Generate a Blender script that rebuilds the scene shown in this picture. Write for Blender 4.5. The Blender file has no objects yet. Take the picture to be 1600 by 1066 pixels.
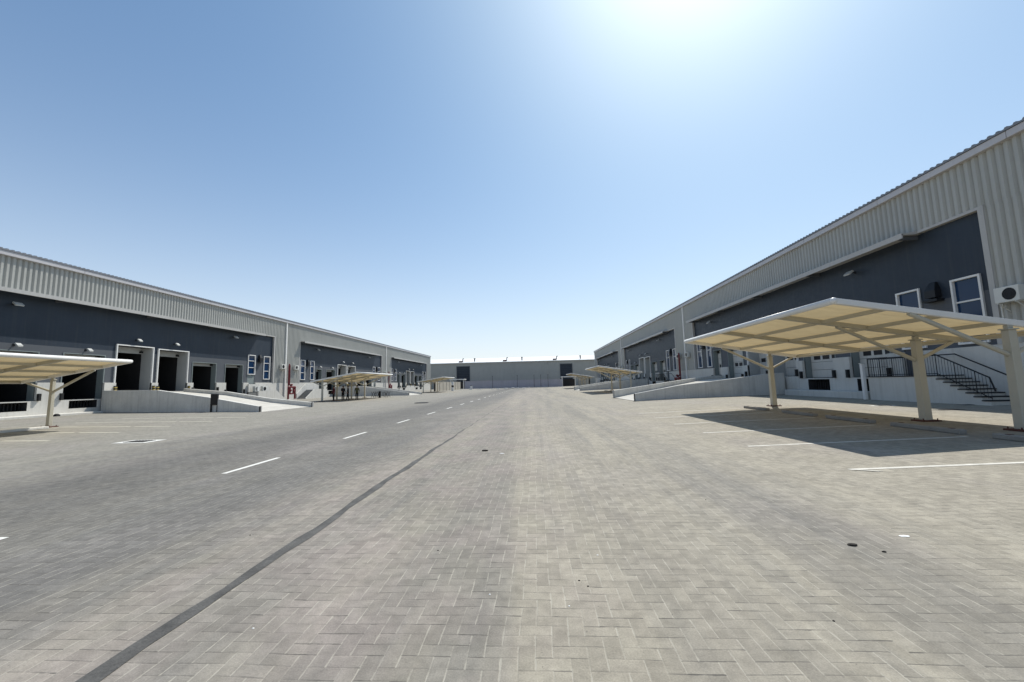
import bpy, bmesh, math, random
from mathutils import Vector
random.seed(7)
S = bpy.context.scene
COL = S.collection
R_ = math.radians

# ---------------------------------------------------------------- camera
def make_camera():
    pitch, yaw, roll, h, f = R_(6.08), R_(-3.3), R_(-1.37), 1.6, 620.0
    fwd = Vector((math.sin(yaw)*math.cos(pitch), math.cos(yaw)*math.cos(pitch), math.sin(pitch)))
    rt = Vector((math.cos(yaw), -math.sin(yaw), 0)); up = rt.cross(fwd)
    r2 = rt*math.cos(roll) + up*math.sin(roll); u2 = up*math.cos(roll) - rt*math.sin(roll)
    cd = bpy.data.cameras.new('camera'); o = bpy.data.objects.new('camera', cd); COL.objects.link(o)
    from mathutils import Matrix
    m = Matrix((r2, u2, -fwd)).transposed().to_4x4(); m.translation = (0, 0, h)
    o.matrix_world = m
    cd.sensor_width = 36; cd.sensor_fit = 'HORIZONTAL'; cd.lens = f/1600*36
    cd.clip_start = 0.05; cd.clip_end = 6000
    S.camera = o
make_camera()

# ---------------------------------------------------------------- light
SUN = Vector((0.33, 0.63, 1.0)).normalized()
EL = math.asin(SUN.z); AZ = math.atan2(SUN.x, SUN.y)      # azimuth clockwise from +Y
w = bpy.data.worlds.new('World'); S.world = w; w.use_nodes = True
nt = w.node_tree; bg = nt.nodes['Background']
sk = nt.nodes.new('ShaderNodeTexSky'); sk.sky_type = 'NISHITA'; sk.sun_disc = False
sk.sun_elevation = EL; sk.sun_rotation = AZ; sk.altitude = 0; sk.air_density = 0.7
sk.dust_density = 1.0; sk.ozone_density = 1.0
# dusty desert air: warm the zenith a touch and roll the brightest part off softly
def vm(op, a, b):
    n = nt.nodes.new('ShaderNodeVectorMath'); n.operation = op
    for q, x in enumerate((a, b)):
        if isinstance(x, tuple): n.inputs[q].default_value = x
        else: nt.links.new(x, n.inputs[q])
    return n.outputs[0]
f_ = vm('MULTIPLY', vm('DIVIDE', sk.outputs[0], vm('ADD', vm('MULTIPLY', sk.outputs[0], (.018, .042, .050)), (1, 1, 1))), (.76, 1.08, 1.22))
tc = nt.nodes.new('ShaderNodeTexCoord'); sz = nt.nodes.new('ShaderNodeSeparateXYZ'); nt.links.new(tc.outputs['Generated'], sz.inputs[0])
m1 = nt.nodes.new('ShaderNodeMath'); m1.operation = 'MULTIPLY'; nt.links.new(sz.outputs[2], m1.inputs[0]); m1.inputs[1].default_value = -1/.20
m2 = nt.nodes.new('ShaderNodeMath'); m2.operation = 'EXPONENT'; nt.links.new(m1.outputs[0], m2.inputs[0]); m2.use_clamp = True
mh = nt.nodes.new('ShaderNodeMix'); mh.data_type = 'RGBA'; mh.clamp_factor = True
nt.links.new(m2.outputs[0], mh.inputs[0]); nt.links.new(f_, mh.inputs[6]); mh.inputs[7].default_value = (5.6, 5.6, 5.5, 1)   # dust haze above the horizon
nt.links.new(mh.outputs[2], bg.inputs[0]); bg.inputs[1].default_value = 0.15
sl = bpy.data.lights.new('sun', 'SUN'); sl.energy = 4.6; sl.angle = R_(0.5); sl.color = (1, .96, .89)
so = bpy.data.objects.new('sun', sl); COL.objects.link(so); so.location = (20, 40, 80)
so.rotation_euler = SUN.to_track_quat('Z', 'Y').to_euler()
S.view_settings.view_transform = 'Standard'; S.view_settings.look = 'None'
S.view_settings.exposure = 0.18; S.view_settings.gamma = 1.0

# ---------------------------------------------------------------- materials
def mat_new(name):
    m = bpy.data.materials.new(name); m.use_nodes = True
    return m, m.node_tree, m.node_tree.nodes['Principled BSDF']
def N(nt, t, **kw):
    n = nt.nodes.new(t)
    for k, v in kw.items(): setattr(n, k, v)
    return n
def math_n(nt, op, a, b=None, c=None):
    n = nt.nodes.new('ShaderNodeMath'); n.operation = op
    for i, x in enumerate((a, b, c)):
        if x is None: continue
        if isinstance(x, (int, float)): n.inputs[i].default_value = x
        else: nt.links.new(x, n.inputs[i])
    return n.outputs[0]
def mixc(nt, fac, a, b, mode='MIX'):
    n = nt.nodes.new('ShaderNodeMix'); n.data_type = 'RGBA'; n.blend_type = mode
    for s, x in ((n.inputs['Factor'], fac), (n.inputs['A'], a), (n.inputs['B'], b)):
        pass
    ins = [n.inputs[0], n.inputs[6], n.inputs[7]]
    for s, x in zip(ins, (fac, a, b)):
        if isinstance(x, (int, float)): s.default_value = x
        elif isinstance(x, tuple): s.default_value = (*x[:3], 1)
        else: nt.links.new(x, s)
    return n.outputs[2]
def noise(nt, vec, scale, detail=4, rough=.55):
    n = nt.nodes.new('ShaderNodeTexNoise'); n.inputs['Scale'].default_value = scale
    n.inputs['Detail'].default_value = detail; n.inputs['Roughness'].default_value = rough
    if vec is not None: nt.links.new(vec, n.inputs['Vector'])
    return n.outputs[0]
def mapping(nt, vec, scale):
    n = nt.nodes.new('ShaderNodeMapping'); n.inputs['Scale'].default_value = scale
    nt.links.new(vec, n.inputs['Vector']); return n.outputs[0]
def ramp(nt, fac, stops):
    n = nt.nodes.new('ShaderNodeMapRange'); n.inputs[1].default_value = stops[0]; n.inputs[2].default_value = stops[1]
    n.inputs[3].default_value = stops[2]; n.inputs[4].default_value = stops[3]
    nt.links.new(fac, n.inputs[0]); return n.outputs[0]
def geo(nt): return nt.nodes.new('ShaderNodeNewGeometry').outputs['Position']

def surf(name, col, rough=.7, metal=0, var=.18, scale=1.5, streak=.0, bump=.0, dirt=None, bscale=60, spec=.3):
    """paint / plaster / metal with blotches, optional vertical streaks and dirt"""
    m, nt, b = mat_new(name); P = geo(nt)
    n1 = noise(nt, P, scale, 6); n2 = noise(nt, P, scale*9, 4)
    f = math_n(nt, 'ADD', math_n(nt, 'MULTIPLY', n1, .65), math_n(nt, 'MULTIPLY', n2, .35))
    g = ramp(nt, f, (.3, .7, 1-var, 1+var))
    cn = N(nt, 'ShaderNodeVectorMath', operation='SCALE'); cn.inputs[0].default_value = col
    nt.links.new(g, cn.inputs['Scale']); c = cn.outputs[0]
    if streak:
        s = noise(nt, mapping(nt, P, (5, 5, .25)), 1.0, 5, .6)
        sf = ramp(nt, s, (.5, .78, 0, streak))
        c = mixc(nt, sf, c, dirt or (.14, .12, .09))
    nt.links.new(c, b.inputs['Base Color'])
    b.inputs['Roughness'].default_value = rough; b.inputs['Metallic'].default_value = metal
    b.inputs['Specular IOR Level'].default_value = spec
    r = ramp(nt, n2, (.3, .7, max(0, rough-.08), min(1, rough+.08))); nt.links.new(r, b.inputs['Roughness'])
    if bump:
        bp = N(nt, 'ShaderNodeBump'); bp.inputs['Strength'].default_value = bump; bp.inputs['Distance'].default_value = .01
        nt.links.new(noise(nt, P, bscale, 5), bp.inputs['Height']); nt.links.new(bp.outputs[0], b.inputs['Normal'])
    return m
M = {}
M['clad'] = surf('cladding metal', (.385, .385, .355), .5, .0, .06, .5, .2, spec=.4, dirt=(.2, .19, .16))
M['trim'] = surf('trim metal', (.44, .43, .41), .45, 0, .06, 1, .15)
M['gutter'] = surf('gutter metal', (.50, .49, .50), .4, 0, .05, 1, .1)
M['roofm'] = surf('roof sheet', (.20, .21, .23), .4, 0, .08, 1)
M['roofw'] = surf('white roof sheet', (.8, .8, .78), .45, 0, .04, .3)
M['navy'] = surf('charcoal blue paint', (.024, .034, .049), .5, 0, .14, .6, .45, .2, dirt=(.05, .055, .06))
M['grey'] = surf('grey paint', (.088, .096, .108), .65, 0, .08, .8, .12, .15, dirt=(.08, .08, .08))
M['white'] = surf('white plaster', (.57, .555, .51), .8, 0, .07, .8, .45, .4, dirt=(.36, .335, .28))
M['conc'] = surf('painted concrete', (.62, .605, .56), .85, 0, .14, 1.0, .55, .5, dirt=(.36, .34, .30))
M['deck'] = surf('ramp concrete', (.48, .46, .41), .9, 0, .18, 1.2, .3, .6, dirt=(.30, .28, .24))
M['cream'] = surf('cream steel paint', (.47, .445, .365), .45, 0, .05, 2, .12, dirt=(.35, .28, .2))
M['wsteel'] = surf('white steel paint', (.74, .73, .70), .4, 0, .04, 2)
M['black'] = surf('black metal', (.012, .013, .015), .5, 0, .1, 2)
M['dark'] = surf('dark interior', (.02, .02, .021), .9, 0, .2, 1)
M['rubber'] = surf('black rubber', (.02, .02, .02), .8, 0, .2, 6)
M['yellow'] = surf('yellow paint', (.40, .30, .08), .5, 0, .1, 6)
M['panel'] = surf('pale panel', (.40, .41, .40), .6, 0, .06, 1, .1)
M['redox'] = surf('red oxide paint', (.085, .03, .022), .7, 0, .25, 9)
M['redpipe'] = surf('dark red pipe paint', (.15, .018, .022), .4, 0, .15, 5)
M['acw'] = surf('condenser casing', (.62, .62, .58), .5, 0, .05, 3, .1)
M['line'] = surf('road paint', (.68, .67, .62), .7, 0, .12, 5, .55, .3, dirt=(.34, .32, .27))
M['linew'] = surf('shade dimmed worn bay paint', (.56, .54, .48), .75, 0, .2, 7, .8, .4, dirt=(.29, .27, .22))  # bay paint toned down for the carport shadow, with worn patches
M['linec'] = surf('cream road paint', (.55, .52, .42), .7, 0, .12, 5, 0, .3)
M['pitm'] = surf('dark pit steel', (.035, .035, .037), .7, 0, .3, 3)
M['jamb'] = surf('grey green jamb', (.20, .23, .225), .6, 0, .08, 1, .1)
M['skin'] = surf('skin', (.25, .13, .08), .6); M['hair'] = surf('hair', (.01, .009, .008), .7)
M['cloth_red'] = surf('maroon cloth', (.09, .02, .03), .9); M['cloth_dark'] = surf('dark cloth', (.015, .014, .02), .9)
M['cloth_olive'] = surf('olive cloth', (.07, .07, .035), .9); M['cloth_black'] = surf('black cloth', (.012, .012, .013), .9)
M['grit'] = surf('debris', (.03, .027, .022), .9, 0, .3, 20); M['paper'] = surf('paper', (.8, .8, .77), .8)

def glassm():
    m, nt, b = mat_new('window glass with painted sky blue')
    b.inputs['Base Color'].default_value = (.006, .030, .082, 1); b.inputs['Roughness'].default_value = .06  # blue of the reflected sky put into the base colour
    b.inputs['Specular IOR Level'].default_value = .3
    bp = N(nt, 'ShaderNodeBump'); bp.inputs['Strength'].default_value = .03
    nt.links.new(noise(nt, geo(nt), 2.0, 2), bp.inputs['Height']); nt.links.new(bp.outputs[0], b.inputs['Normal'])
    return m
M['glass'] = glassm()
def clothm():
    m, nt, b = mat_new('shade cloth'); out = nt.nodes['Material Output']
    P = geo(nt); g = ramp(nt, noise(nt, P, 3, 5), (.3, .7, .92, 1.06))
    cn = N(nt, 'ShaderNodeVectorMath', operation='SCALE'); cn.inputs[0].default_value = (.66, .55, .36); nt.links.new(g, cn.inputs['Scale'])
    nt.links.new(cn.outputs[0], b.inputs['Base Color']); b.inputs['Roughness'].default_value = .8; b.inputs['Specular IOR Level'].default_value = .1
    t = N(nt, 'ShaderNodeBsdfTranslucent')
    sp = N(nt, 'ShaderNodeSeparateXYZ'); nt.links.new(P, sp.inputs[0])
    sm = math_n(nt, 'LESS_THAN', math_n(nt, 'FLOORED_MODULO', sp.outputs[1], 1.24), .035)
    cr = ramp(nt, noise(nt, mapping(nt, P, (1.2, 5, 1)), 1.0, 5, .6), (.35, .7, 1.0, .80))
    tcol = mixc(nt, math_n(nt, 'MULTIPLY', sm, .55), (.72, .57, .32), (.34, .26, .14)); ts = N(nt, 'ShaderNodeVectorMath', operation='SCALE')
    nt.links.new(tcol, ts.inputs[0]); nt.links.new(cr, ts.inputs['Scale']); nt.links.new(ts.outputs[0], t.inputs[0])
    bp = N(nt, 'ShaderNodeBump'); bp.inputs['Strength'].default_value = .35; bp.inputs['Distance'].default_value = .03
    nt.links.new(noise(nt, mapping(nt, P, (1.2, 5, 1)), 1.2, 4), bp.inputs['Height']); nt.links.new(bp.outputs[0], b.inputs['Normal']); nt.links.new(bp.outputs[0], t.inputs['Normal'])
    mx = N(nt, 'ShaderNodeMixShader'); mx.inputs[0].default_value = .22
    nt.links.new(b.outputs[0], mx.inputs[1]); nt.links.new(t.outputs[0], mx.inputs[2]); nt.links.new(mx.outputs[0], out.inputs[0])
    return m
M['cloth'] = clothm()

def pavers():
    """20 x 10 cm concrete pavers in herringbone bond, sand in the lengthwise joints, shade painted into the cross joints"""
    m, nt, b = mat_new('herringbone pavers'); P = geo(nt)
    # slight waviness of the laying
    wv = N(nt, 'ShaderNodeVectorMath', operation='SCALE'); wn = N(nt, 'ShaderNodeTexNoise'); wn.inputs['Scale'].default_value = .7; wn.inputs['Detail'].default_value = 1
    nt.links.new(P, wn.inputs['Vector']); nt.links.new(wn.outputs['Color'], wv.inputs[0]); wv.inputs['Scale'].default_value = .09
    ad = N(nt, 'ShaderNodeVectorMath', operation='ADD'); nt.links.new(P, ad.inputs[0]); nt.links.new(wv.outputs[0], ad.inputs[1])
    sx = N(nt, 'ShaderNodeSeparateXYZ'); nt.links.new(ad.outputs[0], sx.inputs[0])
    u = math_n(nt, 'DIVIDE', sx.outputs[0], .102); v = math_n(nt, 'DIVIDE', sx.outputs[1], .102)
    i = math_n(nt, 'FLOOR', u); j = math_n(nt, 'FLOOR', v)
    fu = math_n(nt, 'SUBTRACT', u, i); fv = math_n(nt, 'SUBTRACT', v, j)
    k = math_n(nt, 'FLOORED_MODULO', math_n(nt, 'SUBTRACT', i, j), 4)
    def eq(a, x): return math_n(nt, 'COMPARE', a, float(x), .3)
    k0, k1, k2, k3 = (eq(k, q) for q in range(4))
    hor = math_n(nt, 'ADD', k0, k1)
    big = 1.0
    L = math_n(nt, 'ADD', fu, math_n(nt, 'MULTIPLY', k1, big)); Rr = math_n(nt, 'ADD', math_n(nt, 'SUBTRACT', 1, fu), math_n(nt, 'MULTIPLY', k0, big))
    B = math_n(nt, 'ADD', fv, math_n(nt, 'MULTIPLY', k2, big)); T = math_n(nt, 'ADD', math_n(nt, 'SUBTRACT', 1, fv), math_n(nt, 'MULTIPLY', k3, big))
    dx = math_n(nt, 'MINIMUM', L, Rr); dy = math_n(nt, 'MINIMUM', B, T); d = math_n(nt, 'MINIMUM', dx, dy)
    bi = math_n(nt, 'SUBTRACT', i, k1); bj = math_n(nt, 'SUBTRACT', j, k2)
    cb = N(nt, 'ShaderNodeCombineXYZ'); nt.links.new(bi, cb.inputs[0]); nt.links.new(bj, cb.inputs[1]); nt.links.new(hor, cb.inputs[2])
    wh = N(nt, 'ShaderNodeTexWhiteNoise', noise_dimensions='3D'); nt.links.new(cb.outputs[0], wh.inputs['Vector'])
    rnd = wh.outputs['Value']; sc = N(nt, 'ShaderNodeSeparateColor'); nt.links.new(wh.outputs['Color'], sc.inputs[0])
    # patches where the joints are choked with sand / invisible
    pn = noise(nt, P, .8, 5, .6); jn = noise(nt, P, 14, 3)
    jw = ramp(nt, jn, (.32, .68, .015, .075))
    jx = math_n(nt, 'MULTIPLY', math_n(nt, 'LESS_THAN', dx, jw), ramp(nt, noise(nt, P, 5, 4), (.36, .56, .15, 1)))
    jy = math_n(nt, 'MULTIPLY', math_n(nt, 'LESS_THAN', dy, math_n(nt, 'MULTIPLY', jw, .95)), math_n(nt, 'MULTIPLY', ramp(nt, noise(nt, P, 3.1, 4), (.38, .6, .15, 1.1)), ramp(nt, sc.outputs[2], (.2, .9, .3, 1.3))))
    # base tone: lane left of the channel greyer, bay side sandier
    xs = N(nt, 'ShaderNodeSeparateXYZ'); nt.links.new(P, xs.inputs[0]); X = xs.outputs[0]; Y = xs.outputs[1]
    st = noise(nt, mapping(nt, P, (.55, .035, 1)), 1.0, 5, .6)
    st2 = noise(nt, mapping(nt, P, (1.8, .12, 1)), 1.0, 4, .6)
    bl = noise(nt, mapping(nt, P, (1, .45, 1)), .35, 6, .62)
    fine = noise(nt, P, 90, 4, .7); mid = noise(nt, P, 9, 4, .6)
    sand = (.282, .257, .205); greyc = (.146, .139, .124); pink = (.255, .23, .215)
    def band(a, b_): # soft edge
        n = N(nt, 'ShaderNodeMapRange', interpolation_type='SMOOTHSTEP'); n.inputs[1].default_value = a; n.inputs[2].default_value = b_
        nt.links.new(math_n(nt, 'ADD', X, math_n(nt, 'MULTIPLY', math_n(nt, 'SUBTRACT', bl, .5), 1.6)), n.inputs[0]); return n.outputs[0]
    lane = math_n(nt, 'MULTIPLY', band(-13, -8.5), math_n(nt, 'SUBTRACT', 1, band(-5.0, -1.7)))
    col = mixc(nt, math_n(nt, 'MULTIPLY', lane, .88), sand, greyc)
    far_l = math_n(nt, 'SUBTRACT', 1, band(-13, -8.5))
    col = mixc(nt, math_n(nt, 'MULTIPLY', far_l, .7), col, (.222, .213, .186))
    col = mixc(nt, ramp(nt, bl, (.5, .72, 0, .55)), col, pink)
    # tyre-worn darker streaks down the road
    road = math_n(nt, 'MULTIPLY', band(-15, -9), math_n(nt, 'SUBTRACT', 1, band(2.5, 5.5)))
    tf = math_n(nt, 'MULTIPLY', ramp(nt, st, (.44, .64, 0, .5)), math_n(nt, 'ADD', math_n(nt, 'MULTIPLY', road, .85), .15))
    col = mixc(nt, tf, col, (.125, .122, .117))
    tf2 = math_n(nt, 'MULTIPLY', ramp(nt, st2, (.48, .66, 0, .38)), road)
    col = mixc(nt, tf2, col, (.14, .137, .13))
    edge_band = math_n(nt, 'MULTIPLY', math_n(nt, 'MULTIPLY', band(-9.6, -8.2), math_n(nt, 'SUBTRACT', 1, band(-7.6, -5.8))), ramp(nt, st, (.3, .6, .25, .75)))
    col = mixc(nt, edge_band, col, (.115, .11, .10))
    # polished wheel tracks down the middle
    wig = math_n(nt, 'MULTIPLY', math_n(nt, 'SUBTRACT', noise(nt, mapping(nt, P, (.02, .12, 1)), 1.0, 2), .5), 1.2)
    for xt, wd, am in ((-1.0, .35, .20), (-.55, .18, .16), (1.05, .22, .22), (2.35, .2, .18), (-4.1, .5, .25), (-10.6, .7, .25)):
        dd = math_n(nt, 'ABSOLUTE', math_n(nt, 'SUBTRACT', math_n(nt, 'ADD', X, wig), xt))
        n_ = N(nt, 'ShaderNodeMapRange', interpolation_type='SMOOTHSTEP'); n_.inputs[1].default_value = 0; n_.inputs[2].default_value = wd*2; n_.inputs[3].default_value = am; n_.inputs[4].default_value = 0
        nt.links.new(dd, n_.inputs[0])
        col = mixc(nt, math_n(nt, 'MULTIPLY', n_.outputs[0], ramp(nt, noise(nt, mapping(nt, P, (2.5, .3, 1)), 1.0, 4, .6), (.35, .6, .15, 1))), col, (.13, .125, .12))
    pk = math_n(nt, 'MULTIPLY', math_n(nt, 'MULTIPLY', band(-4.2, -2.6), math_n(nt, 'SUBTRACT', 1, band(-1.5, 1.8))), ramp(nt, noise(nt, P, .9, 4), (.42, .62, 0, .5)))
    col = mixc(nt, pk, col, (.265, .225, .205))
    v1 = ramp(nt, rnd, (0, 1, .88, 1.08)); v2 = ramp(nt, fine, (.3, .7, .80, 1.18)); v3 = ramp(nt, mid, (.3, .7, .84, 1.16)); v4 = ramp(nt, pn, (.3, .7, .9, 1.12))
    vv = math_n(nt, 'MULTIPLY', math_n(nt, 'MULTIPLY', v1, v2), math_n(nt, 'MULTIPLY', v3, v4))
    s = N(nt, 'ShaderNodeVectorMath', operation='SCALE'); nt.links.new(col, s.inputs[0]); nt.links.new(vv, s.inputs['Scale'])
    col = mixc(nt, math_n(nt, 'MULTIPLY', jx, math_n(nt, 'ADD', .38, math_n(nt, 'MULTIPLY', sc.outputs[0], .3))), s.outputs[0], (.41, .385, .32))
    col = mixc(nt, math_n(nt, 'MULTIPLY', jy, .95), col, (.10, .093, .08))  # cross joints coloured dark for the shade on their camera-facing sides
    spots = math_n(nt, 'GREATER_THAN', noise(nt, P, 31, 3, .5), .72)
    col = mixc(nt, math_n(nt, 'MULTIPLY', spots, .5), col, (.08, .075, .07))
    nt.links.new(col, b.inputs['Base Color']); b.inputs['Roughness'].default_value = .85; b.inputs['Specular IOR Level'].default_value = .25
    # relief: chamfered edges, each paver seated a little high, low or tilted
    edge = ramp(nt, d, (0, .09, -.5, 0))
    tl = math_n(nt, 'MULTIPLY', math_n(nt, 'SUBTRACT', sc.outputs[0], .5), math_n(nt, 'SUBTRACT', fv, .5))
    rh = math_n(nt, 'ADD', math_n(nt, 'MULTIPLY', math_n(nt, 'POWER', sc.outputs[1], 3), .5), math_n(nt, 'MULTIPLY', tl, .25))
    hgt = math_n(nt, 'ADD', math_n(nt, 'ADD', edge, rh), math_n(nt, 'ADD', math_n(nt, 'MULTIPLY', fine, .3), math_n(nt, 'MULTIPLY', mid, .8)))
    bp = N(nt, 'ShaderNodeBump'); bp.inputs['Strength'].default_value = .55; bp.inputs['Distance'].default_value = .006
    nt.links.new(hgt, bp.inputs['Height']); nt.links.new(bp.outputs[0], b.inputs['Normal'])
    return m
M['pavers'] = pavers()
M['deckd'] = surf('shade darkened concrete', (.27, .25, .22), .9, 0, .2, 4, 0, .4)  # wheel stop concrete, colour lowered to suit the carport's shade
M['channel'] = surf('channel concrete', (.085, .083, .078), .85, 0, .55, 3.5, 0, .6)

# ---------------------------------------------------------------- mesh helpers
class MB:
    def __init__(s, T=None): s.v = []; s.f = []; s.T = T or (lambda p: p)
    def face(s, pts):
        n = len(s.v); s.v += [s.T(tuple(p)) for p in pts]; s.f.append(tuple(range(n, n+len(pts))))
    def box(s, x0, x1, y0, y1, z0, z1):
        n = len(s.v); s.v += [s.T(p) for p in ((x0,y0,z0),(x1,y0,z0),(x1,y1,z0),(x0,y1,z0),(x0,y0,z1),(x1,y0,z1),(x1,y1,z1),(x0,y1,z1))]
        s.f += [tuple(n+i for i in q) for q in ((3,2,1,0),(4,5,6,7),(0,1,5,4),(1,2,6,5),(2,3,7,6),(3,0,4,7))]; return s
    def frustum(s, c, z0, z1, a, b):
        n = len(s.v)
        for z, r in ((z0, a), (z1, b)):
            s.v += [s.T((c[0]+dx*r, c[1]+dy*r, z)) for dx, dy in ((-1,-1),(1,-1),(1,1),(-1,1))]
        s.f += [tuple(n+i for i in q) for q in ((3,2,1,0),(4,5,6,7),(0,1,5,4),(1,2,6,5),(2,3,7,6),(3,0,4,7))]; return s
    def beam(s, p, q, w_, h_, up=(0, 0, 1)):
        p, q = Vector(p), Vector(q); d = (q-p).normalized(); u = Vector(up)
        sd = d.cross(u)
        if sd.length < 1e-4: sd = Vector((1, 0, 0))
        sd.normalize(); u = sd.cross(d); n = len(s.v)
        for c in (p, q):
            for a, b in ((-1,-1),(1,-1),(1,1),(-1,1)): s.v.append(s.T(tuple(c+sd*a*w_/2+u*b*h_/2)))
        s.f += [tuple(n+i for i in k) for k in ((3,2,1,0),(4,5,6,7),(0,1,5,4),(1,2,6,5),(2,3,7,6),(3,0,4,7))]; return s
    def tube(s, p, q, r, n=10, r2=None):
        p, q = Vector(p), Vector(q); d = (q-p).normalized(); a = d.orthogonal().normalized(); b = d.cross(a); k = len(s.v)
        for c, rr in ((p, r), (q, r2 or r)):
            for i in range(n):
                t = 2*math.pi*i/n; s.v.append(s.T(tuple(c+a*math.cos(t)*rr+b*math.sin(t)*rr)))
        for i in range(n): j = (i+1) % n; s.f.append((k+i, k+j, k+n+j, k+n+i))
        s.f.append(tuple(k+i for i in reversed(range(n)))); s.f.append(tuple(k+n+i for i in range(n))); return s
    def path(s, pts, r, n=8):
        for a, b in zip(pts, pts[1:]): s.tube(a, b, r, n)
        for c in pts[1:-1]: s.ball(c, r*1.02)
        return s
    def ball(s, c, r, sx=1, sy=1, sz=1, nu=10, nv=6):
        k = len(s.v)
        for i in range(1, nv):
            t = math.pi*i/nv
            for j in range(nu):
                q = 2*math.pi*j/nu; s.v.append(s.T((c[0]+r*sx*math.sin(t)*math.cos(q), c[1]+r*sy*math.sin(t)*math.sin(q), c[2]+r*sz*math.cos(t))))
        s.v += [s.T((c[0], c[1], c[2]+r*sz)), s.T((c[0], c[1], c[2]-r*sz))]; top = len(s.v)-2; bot = top+1
        for i in range(nv-2):
            for j in range(nu):
                a = k+i*nu+j; b = k+i*nu+(j+1) % nu; s.f.append((a, a+nu, b+nu, b))
        for j in range(nu):
            s.f.append((top, k+j, k+(j+1) % nu)); e = k+(nv-2)*nu; s.f.append((bot, e+(j+1) % nu, e+j))
        return s
    def wall(s, d, y0, y1, z0, z1, holes=()):
        """sheet at offset d with rectangular holes (y0,y1,z0,z1)"""
        ys = sorted({y0, y1, *[min(max(h[i], y0), y1) for h in holes for i in (0, 1)]})
        zs = sorted({z0, z1, *[min(max(h[i], z0), z1) for h in holes for i in (2, 3)]})
        for a, b in zip(ys, ys[1:]):
            for c, e in zip(zs, zs[1:]):
                my, mz = (a+b)/2, (c+e)/2
                if any(h[0] < my < h[1] and h[2] < mz < h[3] for h in holes): continue
                s.face(((d, a, c), (d, b, c), (d, b, e), (d, a, e)))
        return s
    def corr(s, d, y0, y1, z0, z1, pitch=.3, dep=.085):
        n = max(1, round((y1-y0)/pitch)); p = (y1-y0)/n; prof = []
        for i in range(n):
            a = y0+i*p; prof += [(a, 0), (a+.18*p, 0), (a+.42*p, dep), (a+.84*p, dep)]
        prof.append((y1, 0)); k = len(s.v)
        for y, e in prof: s.v += [s.T((d+e, y, z0)), s.T((d+e, y, z1))]
        for i in range(len(prof)-1): s.f.append((k+2*i, k+2*i+2, k+2*i+3, k+2*i+1))
        return s
    def build(s, name, mat, parent=None, smooth=False, bevel=0, loc=None, **tags):
        me = bpy.data.meshes.new(name); me.from_pydata(s.v, [], s.f); me.materials.append(M[mat])
        bm = bmesh.new(); bm.from_mesh(me); bmesh.ops.remove_doubles(bm, verts=bm.verts, dist=1e-5)
        bmesh.ops.recalc_face_normals(bm, faces=bm.faces)
        if parent is not None or loc is not None:
            L = loc or parent_loc(parent)
            bmesh.ops.translate(bm, verts=bm.verts, vec=-Vector(L))
        bm.to_mesh(me); bm.free()
        if smooth: me.shade_smooth() if hasattr(me, 'shade_smooth') else None
        o = bpy.data.objects.new(name, me); COL.objects.link(o)
        if parent is not None: o.parent = parent; o['_o'] = list(parent_loc(parent))
        elif loc is not None: o.location = loc; o['_o'] = list(loc)
        else: o['_o'] = [0., 0., 0.]
        if bevel:
            b = o.modifiers.new('bevel', 'BEVEL'); b.width = bevel; b.segments = 2; b.limit_method = 'ANGLE'
        for k, v in tags.items(): o[k] = v
        return o
def parent_loc(p): return Vector(p['_o'])
ORD = ['first', 'second', 'third', 'fourth', 'fifth', 'sixth', 'seventh', 'eighth', 'ninth', 'tenth', 'eleventh', 'twelfth', 'thirteenth', 'fourteenth', 'fifteenth', 'sixteenth']
def thing(name, loc, label, cat, group=None):
    o = bpy.data.objects.new(name, None); COL.objects.link(o); o.location = loc; o['_o'] = list(loc)
    o.empty_display_size = .3; o['label'] = label; o['category'] = cat
    if group: o['group'] = group
    return o
def copy_tree(o, parent=None):
    c = o.copy(); COL.objects.link(c)
    if parent is not None: c.parent = parent
    for ch in list(o.children): copy_tree(ch, c)
    return c

# ---------------------------------------------------------------- ground
def gz(x):
    if x > 4.6: return .03*(min(x, 10.5)-4.6)+.012*max(0, min(x, 24)-10.5)
    if x < -16: return .01*(-16-max(x, -22))
    return 0.
def ground():
    xs = [-1500, -300, -60, -36, -22, -21, -20, -19, -18, -17, -16, -8, 0, 4.6, 6, 7.5, 9, 10.5, 14, 19, 24, 60, 300, 1500]
    ys = [-60, 0, 30, 80, 160, 400, 3000]
    m = MB()
    for a, b in zip(xs, xs[1:]):
        for c, e in zip(ys, ys[1:]): m.face(((a, c, gz(a)), (b, c, gz(b)), (b, e, gz(b)), (a, e, gz(a))))
    m.build('ground', 'pavers', kind='structure')
    # drainage channel running down the yard, slightly wandering
    m = MB(); pts = []
    y = -2.0
    while y < 42:
        xx = -2.50-.012*y*(y < 8)-.096*(y >= 8)+.018*math.sin(y*1.7)+.012*math.sin(y*4.1+1)
        pts.append((xx, y)); y += .35
    for (a, c), (b, e) in zip(pts, pts[1:]):
        wf = lambda q: .058*max(.18, min(1, (17-q)/9))+.010*math.sin(q*3.3)+.006*math.sin(q*9.1); wa = wf(c); wb = wf(e)
        m.face(((a-wa, c, .004), (a+wa, c, .004), (b+wb, e, .004), (b-wb, e, .004)))
    m.build('drainage_channel', 'channel', kind='structure')
ground()
def sheet(m, x0, x1, y0, y1, dz=.004):
    """flat marking following the fall of the ground"""
    cuts = sorted({x0, x1, *[c for c in (-22, -16, 4.6, 10.5) if x0 < c < x1]})
    for a, b in zip(cuts, cuts[1:]): m.face(((a, y0, gz(a)+dz), (b, y0, gz(b)+dz), (b, y1, gz(b)+dz), (a, y1, gz(a)+dz)))
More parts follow.
